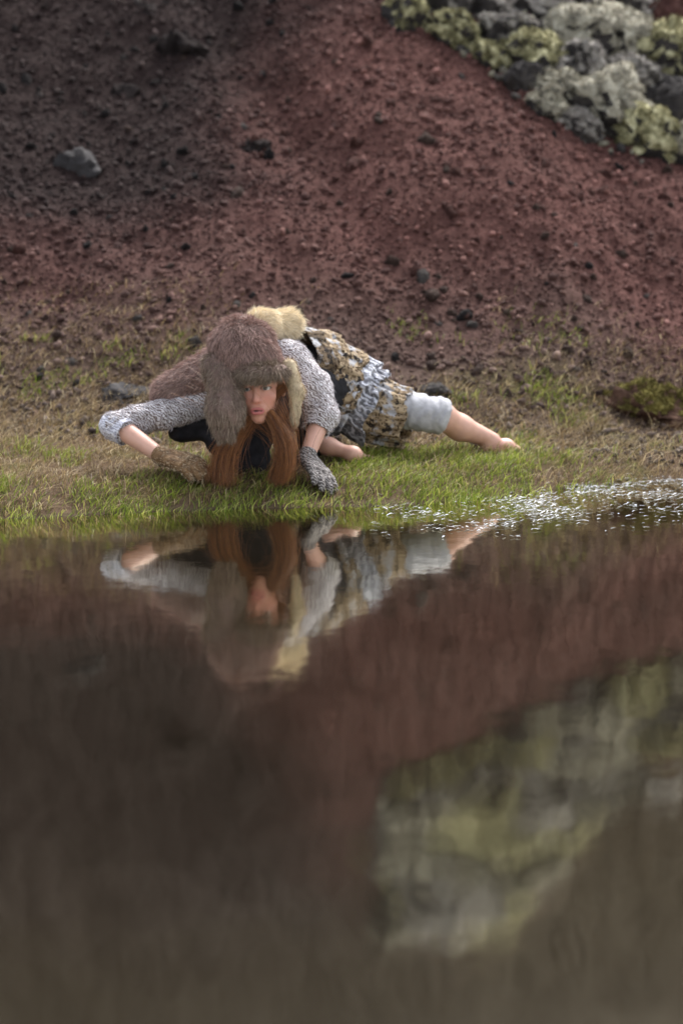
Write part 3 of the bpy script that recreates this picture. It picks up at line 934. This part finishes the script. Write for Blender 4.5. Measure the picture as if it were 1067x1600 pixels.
for sgn in (-1, 1):
    ex = L[:, 0] - sgn * .031
    brow = (np.abs(ex) < .021) & (np.abs(L[:, 1] - .0185 + 6.0 * ex ** 2 - sgn * ex * 0.10) < .0035) & inhead
    paint(brow * 0.9, (0.06, 0.032, 0.022))
    rr = np.sqrt((ex / .0165) ** 2 + ((L[:, 1] + .0005) / .0062) ** 2)
    paint(np.clip(1.25 - np.abs(rr - 0.95) * 5, 0, 1) * inhead * (0.9 * (L[:, 1] > -.002) + 0.5 * (L[:, 1] <= -.002)), (0.03, 0.018, 0.018))
c[inhead] *= np.array([0.84, 0.72, 0.68])  # face skin reddened, and darkened for the shade under the hat
rough_skin = 0.16 * fbm(V * 30, 4)
c = c * (1 + rough_skin[:, None])
toe_m = np.clip(1 - np.linalg.norm(V - (anL + [0.03, 0.02, -0.03]), axis=1) / 0.07, 0, 1)
paint(0.5 * toe_m, (0.55, 0.20, 0.19))
M_skin, nt, b = new_mat('skin')
at = N(nt, 'ShaderNodeAttribute', attribute_name='col')
nt.links.new(at.outputs['Color'], b.inputs['Base Color'])
b.inputs['Roughness'].default_value = 0.5
b.inputs['Subsurface Weight'].default_value = 0.12
b.inputs['Subsurface Radius'].default_value = (0.012, 0.005, 0.003)
b.inputs['Subsurface Scale'].default_value = 0.5
bump(nt, b, obj_noise(nt, 220, 3), 0.15, 0.002)
pmesh('body', V, Q, M_skin, col=c)

M_eye = mat_attr('eye', rough=0.08, nscale=20, bstr=0.0, vary=0.02, spec=0.5)
EV, EF = ICO3
for sgn in (-1, 1):
    g_dir = nrm(np.array([-sgn * 0.03, 0.02, 1.0]))
    ca = EV @ g_dir
    ec = np.where((ca > .965)[:, None], (0.01, 0.01, 0.012), np.where((ca > .84)[:, None], (0.085, 0.085, 0.08), (0.48, 0.46, 0.44)))
    W = H(sgn * .031, -.001, .0655) + 0.0130 * (EV @ RH)
    pmesh('eye', W, EF, M_eye, col=ec)

# --- clothing
def mat_knit(name, stops, scale=150.0, dist=0.0012, wave=True):
    m, nt, b = new_mat(name)
    tc = nt.nodes.new('ShaderNodeTexCoord')
    wv = N(nt, 'ShaderNodeTexWave', Scale=scale * 0.30, Distortion=9.0, Detail=3.0)
    wv.inputs['Detail Scale'].default_value = 2.0
    wv.bands_direction = 'DIAGONAL'
    nt.links.new(tc.outputs['Object'], wv.inputs['Vector'])
    f = obj_noise(nt, scale, 3, 0.7)
    mm = N(nt, 'ShaderNodeMath', operation='ADD'); mm.use_clamp = False
    nt.links.new(wv.outputs['Fac'], mm.inputs[0]); nt.links.new(f, mm.inputs[1])
    hf = N(nt, 'ShaderNodeMath', operation='MULTIPLY'); hf.inputs[1].default_value = 0.5
    nt.links.new(mm.outputs[0], hf.inputs[0])
    nt.links.new(ramp(nt, hf.outputs[0], stops), b.inputs['Base Color'])
    b.inputs['Roughness'].default_value = 0.95
    b.inputs['Specular IOR Level'].default_value = 0.1
    bump(nt, b, hf.outputs[0], 0.9, dist)
    return m
M_knit = mat_knit('grey_white_knit', [(0.30, (0.14, 0.110, 0.105)), (0.5, (0.37, 0.335, 0.335)), (0.66, (0.70, 0.69, 0.73))], 150)
M_white = mat_knit('white_ruffle_cloth', [(0.25, (0.20, 0.20, 0.22)), (0.5, (0.44, 0.45, 0.50)), (0.7, (0.72, 0.74, 0.80))], 60)
M_black = mat_noise('black_cloth', [(0.3, (0.008, 0.008, 0.010)), (0.7, (0.022, 0.021, 0.026))], 40, rough=0.85, bstr=0.5)
M_tights = mat_noise('white_tights', [(0.3, (0.30, 0.30, 0.32)), (0.7, (0.52, 0.52, 0.55))], 18, rough=0.85, bstr=0.4, bdist=0.006, bscale=40)
def mat_leopard(name='spotted_tan_cloth', c0=(0.19, 0.135, 0.085), c1=(0.46, 0.36, 0.235)):
    m, nt, b = new_mat(name)
    tc = nt.nodes.new('ShaderNodeTexCoord')
    nz = N(nt, 'ShaderNodeTexNoise', Scale=30.0, Detail=3.0)
    nt.links.new(tc.outputs['Object'], nz.inputs['Vector'])
    off = mix(nt, 0.035, tc.outputs['Object'], nz.outputs['Color'], 'ADD')
    vo = N(nt, 'ShaderNodeTexVoronoi', Scale=85.0)
    nt.links.new(off, vo.inputs['Vector'])
    base = ramp(nt, obj_noise(nt, 26, 4), [(0.3, c0), (0.7, c1)])
    sp = ramp(nt, vo.outputs['Distance'], [(0.22, (0.16, 0.12, 0.10)), (0.52, (1.0, 1.0, 1.0))])
    cl = mix(nt, 1.0, base, sp, 'MULTIPLY')
    pf = ramp(nt, obj_noise(nt, 17, 3), [(0.53, (0, 0, 0)), (0.59, (1, 1, 1))])
    cl = mix(nt, pf, cl, (0.36, 0.36, 0.38))
    pb = ramp(nt, obj_noise(nt, 31, 3), [(0.40, (1, 1, 1)), (0.45, (0, 0, 0))])
    cl = mix(nt, pb, cl, (0.03, 0.025, 0.022))
    nt.links.new(cl, b.inputs['Base Color'])
    b.inputs['Roughness'].default_value = 0.9
    b.inputs['Specular IOR Level'].default_value = 0.15
    bump(nt, b, obj_noise(nt, 120, 3), 0.6, 0.003)
    return m
M_leo = mat_leopard()

# vest
V, Q = surf(fatter(torso[:2], .018) + [cone(shR * .6 + chest * .4, chest, .07, .11, .04), cone(shL * .6 + chest * .4, chest, .07, .11, .04),
             cone(P(345, 652, 9.16), P(282, 674, 9.14), .060, .040, .04), cone(P(385, 672, 9.10), P(388, 735, 9.06), .085, .060, .04), cone(P(345, 690, 9.12), P(388, 715, 9.08), .05, .06, .04)], 0.006, 2,
            lambda v: 0.006 * fbm(v * np.array([18, 18, 40]), 2))
tag(pmesh('vest', clamp_ground(V), Q, M_black), 'black vest under the jumper')
# jumper sleeves
def folds(v): return 0.008 * fbm(v * np.array([20, 20, 12]), 3) - 0.005 * np.clip(1 - 6 * np.abs(noise(v * 17)), 0, 1)
def trim(V, Q, point, direction):
    """open a garment's end: drop what lies beyond a plane"""
    ctr = V[Q].mean(1)
    Q = Q[(ctr - point) @ nrm(direction) < 0]
    used = np.unique(Q); re = np.zeros(len(V), dtype=int); re[used] = np.arange(len(used))
    return V[used], re[Q]
def thick(o, t=0.004):
    m = o.modifiers.new('thickness', 'SOLIDIFY'); m.thickness = t; m.offset = 0
    return o
def fuzz(o, V, Q, n, length, mat, comb=(0.0, 0.0, -0.6), lift=0.35, width=0.0014):
    f = fur('fuzz', V, Q, n, length, lambda p, nn: np.tile(comb, (len(p), 1)), mat, o, width=width, lift=lift, clump_amp=0.8)
    f.data.transform(Matrix.Translation(-Vector(PINV)))
    return f
slR = chain([shR + np.array([.05, .03, .0]), shR, elR * .5 + shR * .5 + np.array([0, 0, -.004]), elR * 1.0, elR * .86 + wrR * .14], [.064, .058, .051, .046, .043], .02)
V, Q = surf(slR, 0.0045, 1, folds)
M_wool = mat_island('wool_fuzz', [(0, (0.13, 0.105, 0.105)), (0.5, (0.44, 0.40, 0.415)), (1, (0.88, 0.87, 0.92))], rough=0.9, spec=0.1)
sl_o = pmesh('sleeve', V, Q, M_knit)
fuzz(sl_o, V, Q, 11000, 0.011, M_wool, (-0.7, 0, -0.4))
tag(sl_o, 'grey white knitted sleeve pushed out to the elbow')
M_cuff = mat_knit('pale_cuff', [(0.25, (0.30, 0.30, 0.36)), (0.5, (0.52, 0.53, 0.62)), (0.7, (0.78, 0.79, 0.88))], 150)
V, Q = surf(chain([elR + (elR - shR) * .035, elR * .74 + wrR * .26], [.043, .045], .01), 0.004, 1, lambda v: 0.005 * fbm(v * 40, 2))
V, Q = trim(V, Q, elR * .76 + wrR * .24, wrR - elR)
tag(thick(pmesh('cuff', V, Q, M_cuff)), 'pale bluish sleeve cuff')
slL = chain([shL + np.array([-.06, .02, .035]), shL + np.array([-.01, 0, .02]), shL * .5 + elL * .5 + np.array([.018, 0, .012]), elL, elL * .72 + wrL * .28], [.058, .070, .064, .052, .043], .02)
V, Q = surf(slL, 0.0045, 1, folds)
V, Q = trim(V, Q, elL * .72 + wrL * .28 + (wrL - elL) * .05, wrL - elL)
sl_o = thick(pmesh('sleeve', V, Q, M_knit))
fuzz(sl_o, V, Q, 11000, 0.011, M_wool, (0.4, 0, -0.7))
tag(sl_o, 'whiter knitted sleeve over the upright arm')

# fur cape over the back and one shoulder
def ivory(r, g_, b_, s): return tuple(x * s for x in (r, g_, b_))
def mat_fur(name, c, dark=0.45, light=1.7):
    return mat_island(name, [(0, ivory(*c, dark)), (0.55, c), (1, ivory(*c, light))], rough=0.75, spec=0.12)
M_cape = mat_fur('brown_fur', (0.36, 0.245, 0.215), 0.55, 1.5); M_capeskin = mat_noise('brown_hide', [(0.3, (0.13, 0.086, 0.075)), (0.7, (0.22, 0.15, 0.13))], 30)
M_hat = mat_fur('mauve_brown_fur', (0.36, 0.245, 0.215), 0.55, 1.5); M_flap = mat_fur('grey_brown_fur', (0.25, 0.195, 0.152), 0.5, 1.6)
M_blond = mat_fur('blond_fur', (0.86, 0.75, 0.56), 0.7, 1.1); M_blondskin = mat_noise('blond_hide', [(0.3, (0.42, 0.34, 0.22)), (0.7, (0.62, 0.52, 0.36))], 30)
M_tanfur = mat_fur('tan_lining', (0.45, 0.36, 0.25)); 

def furry(name, prims, h, count, length, comb, mf, mh, label=None, lift=0.5, parent=None, disp=0.008, width=0.0013, mask=None, clump_amp=0.5):
    V, Q = surf(prims, h, 2, (lambda v: disp * fbm(v * 14, 3)) if disp else None)
    V = clamp_ground(V)
    o = pmesh(name, V, Q, mh, parent=parent or person)
    if label: tag(o, label)
    fo = fur('fur', V, Q, count, length, comb, mf, o, width=width, lift=lift, mask=mask, clump_amp=clump_amp)
    me = fo.data
    co = np.empty(len(me.vertices) * 3, dtype=np.float32); me.vertices.foreach_get('co', co)
    me.vertices.foreach_set('co', (co.reshape(-1, 3) - PINV).astype(np.float32).ravel()); me.update()
    return o

down = lambda p, n: np.tile([0.0, -0.1, -0.9], (len(p), 1))
capep = [cone(P(342, 588, 9.17), P(268, 612, 9.15), .092, .064, .03), cone(P(352, 580, 9.18), P(400, 565, 9.22), .085, .10, .04), cone(P(400, 560, 9.22), P(425, 545, 9.28), .09, .07, .04),
         cone(P(330, 600, 9.18), P(262, 622, 9.17), .06, .040, .03)]
furry('fur_cape', capep, 0.006, 20000, 0.022, lambda p, n: np.tile([-0.7, -0.1, -0.6], (len(p), 1)), M_cape, M_capeskin, 'brown fur cape over back and shoulder')
furry('fur_collar', [cone(P(410, 510, 9.20), P(450, 506, 9.26), .050, .046, .03), cone(P(410, 510, 9.20), P(375, 530, 9.18), .050, .03, .03)], 0.005, 9000, 0.024,
      lambda p, n: np.tile([0.6, 0.1, -0.35], (len(p), 1)), M_blond, M_blondskin, 'blond fur tuft behind the hat')

# fur hat
hatc = P(384, 556, 8.985)
hatp = [ell(P(382, 558, 8.985), RH, (.112, .108, .115), .02), ell(P(376, 535, 8.99), RH, (.092, .082, .10), .03)]
hat = furry('fur_hat', hatp, 0.005, 34000, 0.020, down, M_hat, M_capeskin, 'round brown fur hat', disp=0.010)
furry('brim', [ell(P(404, 582, 8.895), RH, (.076, .029, .060), .02), cone(P(360, 586, 8.92), P(440, 580, 8.915), .026, .023, .02)], 0.005, 11000, 0.022, lambda p, n: np.tile([-0.25, -0.2, -0.5], (len(p), 1)), M_flap, M_capeskin, 'greyer turned up brim', parent=hat)
furry('ear_flap', [cone(P(352, 588, 8.925), P(352, 640, 8.885), .050, .056, .03), cone(P(352, 640, 8.885), P(352, 672, 8.88), .056, .036, .03), cone(P(345, 575, 8.95), P(352, 588, 8.925), .06, .05, .03)],
      0.005, 9000, 0.022, down, M_flap, M_capeskin, 'thick hanging ear flap', parent=hat)
furry('ear_flap', [cone(P(452, 572, 8.97), P(464, 612, 8.955), .024, .022, .02), cone(P(464, 612, 8.955), P(460, 660, 8.95), .022, .014, .02)], 0.004, 3500, 0.012, down, M_tanfur, M_blondskin,
      'narrow tan ear flap', parent=hat, disp=0.004)

# long auburn hair
M_hair = mat_island('auburn_hair', [(0, (0.05, 0.020, 0.009)), (0.5, (0.20, 0.072, 0.022)), (1, (0.40, 0.165, 0.05))], rough=0.42, spec=0.45)
def lock(n, r0, m0, e0, jr, jm, je):
    j = rng.normal(size=(n, 3))
    j2 = j + 0.35 * rng.normal(size=(n, 3)) + (rng.random((n, 1)) < 0.07) * 1.6 * rng.normal(size=(n, 3))
    q = np.array([1, 0.55, 0.6])
    return r0 + j * jr * q, m0 + j2 * jm * q, e0 + j2 * je * q + np.array([0, 0, 0.01]) * rng.random((n, 1))
sets = [lock(2300, H(.068, .020, .036), P(474, 676, 8.890), P(435, 753, 8.875), .005, .008, .012),
        lock(300, H(.074, .02, .0), P(476, 680, 8.93), P(446, 748, 8.91), .08, .006, .014),
        lock(1900, H(-.072, .00, .01), P(338, 690, 8.90), P(347, 754, 8.870), .010, .012, .018)]
hairs = [np.concatenate([s_[i] for s_ in sets]) - PINV for i in range(3)]
_hz = hz
hz = lambda x, y: _hz(x + PINV[0], y + PINV[1]) - PINV[2]
tag(strands('hair', *hairs, M_hair, person, width=0.0012, wave=0.009), 'long auburn hair hanging to the ground')
hz = _hz

# gloves
M_glove = mat_noise('brown_leather', [(0.3, (0.05, 0.028, 0.014)), (0.5, (0.15, 0.085, 0.04)), (0.75, (0.30, 0.19, 0.10))], 45, rough=0.8, bstr=0.8, bdist=0.004, bscale=110)
M_glove2 = mat_knit('grey_striped_knit', [(0.28, (0.06, 0.053, 0.052)), (0.5, (0.13, 0.115, 0.11)), (0.70, (0.32, 0.30, 0.29))], 120)
V, Q = surf(fatter(handR, .0035) + [cone(wrR + (elR - wrR) * .06, wrR, .029, .026, .01)], 0.003, 1)
gl = pmesh('glove', V, Q, M_glove); tag(gl, 'shaggy brown glove')
fo = fur('fur', V, Q, 2600, 0.011, lambda p, n: np.tile([0.8, -0.1, -0.1], (len(p), 1)), M_tanfur, gl, width=0.0014, lift=0.3)
fo.data.transform(Matrix.Translation(-Vector(PINV)))
V, Q = surf(fatter(handL, .0035) + [cone(wrL + (elL - wrL) * .10, wrL, .029, .026, .01)], 0.003, 1)
tag(pmesh('glove', V, Q, M_glove2), 'grey striped knitted glove pressed on the ground')

# skirt: gathered tiers around the hips and the stretched thigh
axis = np.array([P(448, 572, 9.32), P(490, 586, 9.42), P(535, 610, 9.47), P(575, 635, 9.46), P(615, 650, 9.445), P(655, 656, 9.43)])
arad = np.array([.122, .130, .122, .105, .088, .066])
def tier(u0, u1, grow, waves, amp, mat, label, phase=0.0, nu=26, nv=180, shag=None):
    us = np.linspace(u0, u1, nu); ph = np.linspace(0, 2 * np.pi, nv, endpoint=False)
    kk = np.linspace(0, 1, len(axis))
    C = np.stack([np.interp(us, kk, axis[:, i]) for i in range(3)], 1); R = np.interp(us, kk, arad)
    T = np.gradient(C, axis=0); T /= np.linalg.norm(T, axis=1)[:, None]
    A = np.cross(T, [0, 0, 1.0]); A /= np.linalg.norm(A, axis=1)[:, None]; Bv = np.cross(A, T)
    sl = np.linspace(0, 1, nu)[:, None]
    pn = np.stack([np.cos(ph) * 1.6, np.sin(ph) * 1.6, np.full(nv, phase)], 1)
    wob = fbm(pn * 2.2, 3)[None, :]
    irr = 0.55 + 0.9 * np.abs(fbm(pn * 4.0 + 7, 2))[None, :]
    wv = np.sin(ph[None, :] * waves + phase * 3 + 9.0 * wob + 1.8 * sl + 2.5 * wob * sl) * irr
    rad = R[:, None] + 0.012 + grow * sl ** 2 + amp * (0.15 + 0.85 * sl ** 1.3) * wv + 0.018 * wob
    V = C[:, None, :] + rad[..., None] * (np.cos(ph)[None, :, None] * A[:, None, :] + np.sin(ph)[None, :, None] * Bv[:, None, :])
    V = V + T[:, None, :] * (0.010 * sl * np.sin(ph * 5 + phase * 2 + 3 * wob))[..., None]
    V = clamp_ground(V.reshape(-1, 3), 0.006)
    V += normals_dummy(V)
    k = np.arange(nu * nv).reshape(nu, nv); k2 = np.roll(k, -1, 1)
    q = np.stack([k[:-1].ravel(), k2[:-1].ravel(), k2[1:].ravel(), k[1:].ravel()], 1)
    o = pmesh('skirt_tier', V, q, mat)
    so = o.modifiers.new('thickness', 'SOLIDIFY'); so.thickness = 0.004; so.offset = 0
    if shag:
        fuzz(o, V, q, 3200, 0.008, shag, tuple(T[nu // 2] * 0.7 + np.array([0, 0, -0.5])), lift=0.25, width=0.0010)
    return tag(o, label)
def normals_dummy(V):
    return 0.0016 * np.stack([noise(V * 45), noise(V * 45 + 9), noise(V * 45 + 19)], 1)
M_dleo = mat_leopard('spotted_brown_cloth', (0.05, 0.036, 0.026), (0.24, 0.175, 0.11))
M_gwhite = mat_knit('grey_ruffle_cloth', [(0.25, (0.10, 0.10, 0.11)), (0.5, (0.27, 0.27, 0.30)), (0.7, (0.55, 0.56, 0.62))], 60)
M_shagw = mat_island('white_shag', [(0, (0.14, 0.14, 0.15)), (0.5, (0.45, 0.455, 0.49)), (1, (0.80, 0.81, 0.86))], rough=0.9, spec=0.1)
M_shagt = mat_island('tan_shag', [(0, (0.06, 0.042, 0.028)), (0.5, (0.26, 0.19, 0.115)), (1, (0.58, 0.50, 0.38))], rough=0.9, spec=0.1)
M_shagd = mat_island('brown_shag', [(0, (0.03, 0.022, 0.018)), (0.55, (0.16, 0.12, 0.08)), (0.85, (0.40, 0.36, 0.32)), (1, (0.60, 0.58, 0.58))], rough=0.9, spec=0.1)
for u0, u1, grow, wv_, amp, mt, lb, ph_ in [
        (0.00, 0.11, .010, 15, .004, M_dleo, 'mottled brown and white waist frill', 0.3),
        (0.06, 0.24, .014, 13, .005, M_leo, 'patchy tan tier at the waist', 5.1),
        (0.19, 0.42, .014, 11, .006, M_leo, 'spotted tan tier over the hips', 1.1),
        (0.37, 0.52, .018, 13, .009, M_white, 'white ruffled tier', 2.2),
        (0.48, 0.66, .016, 12, .009, M_gwhite, 'grey white ruffled tier', 6.4),
        (0.60, 0.91, .012, 8, .006, M_leo, 'spotted tan tier over the thigh', 3.7)]:
    t_o = tier(u0, u1, grow, wv_, amp, mt, lb, ph_, shag={M_white: M_shagw, M_gwhite: M_shagw, M_leo: M_shagt, M_dleo: M_shagd}[mt])
V, Q = surf(fatter(chain([hipL, knL], [.066, .050], .02), .008) + [cone(knL * 1.02 - hipL * .02, knL * .85 + anL * .15, .056, .051, .02)], 0.005, 1, lambda v: 0.007 * fbm(v * np.array([34, 14, 14]), 3) + 0.0015 * np.sin((v - hipL) @ nrm(knL - hipL) * 150 + 9 * noise(v * 12)))
V, Q = trim(V, Q, knL * .95 + anL * .05, (knL - hipL) * .5 + (anL - knL))
tag(thick(pmesh('legging', V, Q, M_tights)), 'whitish legging ending at the knee')
V, Q = surf(fatter(chain([hipR, knR], [.080, .042], .02), .012), 0.006, 1, lambda v: 0.007 * fbm(v * 30, 2))
tag(pmesh('legging', clamp_ground(V), Q, M_black), 'dark legging over the tucked thigh')

# ------------------------------------------------------------------ pale flecks added as the sparkle of sky light on the shallows
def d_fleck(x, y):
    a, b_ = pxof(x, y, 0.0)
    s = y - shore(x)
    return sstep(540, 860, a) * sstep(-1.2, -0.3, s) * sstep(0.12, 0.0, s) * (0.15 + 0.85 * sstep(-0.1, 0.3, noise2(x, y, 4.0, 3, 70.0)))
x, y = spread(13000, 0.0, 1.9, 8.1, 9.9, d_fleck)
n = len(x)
M_fleck = mat_island('pale_sparkle_fleck', [(0, (0.25, 0.26, 0.26)), (0.6, (0.5, 0.52, 0.55)), (1, (0.8, 0.82, 0.85))], rough=0.15, spec=0.8)
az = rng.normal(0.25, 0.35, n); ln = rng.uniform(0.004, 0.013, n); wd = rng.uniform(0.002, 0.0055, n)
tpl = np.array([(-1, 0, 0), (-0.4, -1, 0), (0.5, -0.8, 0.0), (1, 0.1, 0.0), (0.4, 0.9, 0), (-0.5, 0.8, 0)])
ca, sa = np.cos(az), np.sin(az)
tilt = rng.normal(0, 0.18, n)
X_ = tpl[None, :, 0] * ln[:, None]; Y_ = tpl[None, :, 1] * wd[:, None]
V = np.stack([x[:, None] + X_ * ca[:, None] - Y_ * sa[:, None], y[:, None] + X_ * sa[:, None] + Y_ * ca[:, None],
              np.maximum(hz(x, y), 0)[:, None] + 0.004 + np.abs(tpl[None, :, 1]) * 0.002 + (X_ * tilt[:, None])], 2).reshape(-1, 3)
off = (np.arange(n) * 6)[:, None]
flecks = mesh_np('sparkle_flecks', V, [off + np.array([[0, 1, 4, 5]]), off + np.array([[1, 2, 3, 4]])], M_fleck)
tag(flecks, 'small pale glossy flecks added as sparkle on the shallow water', kind='stuff')
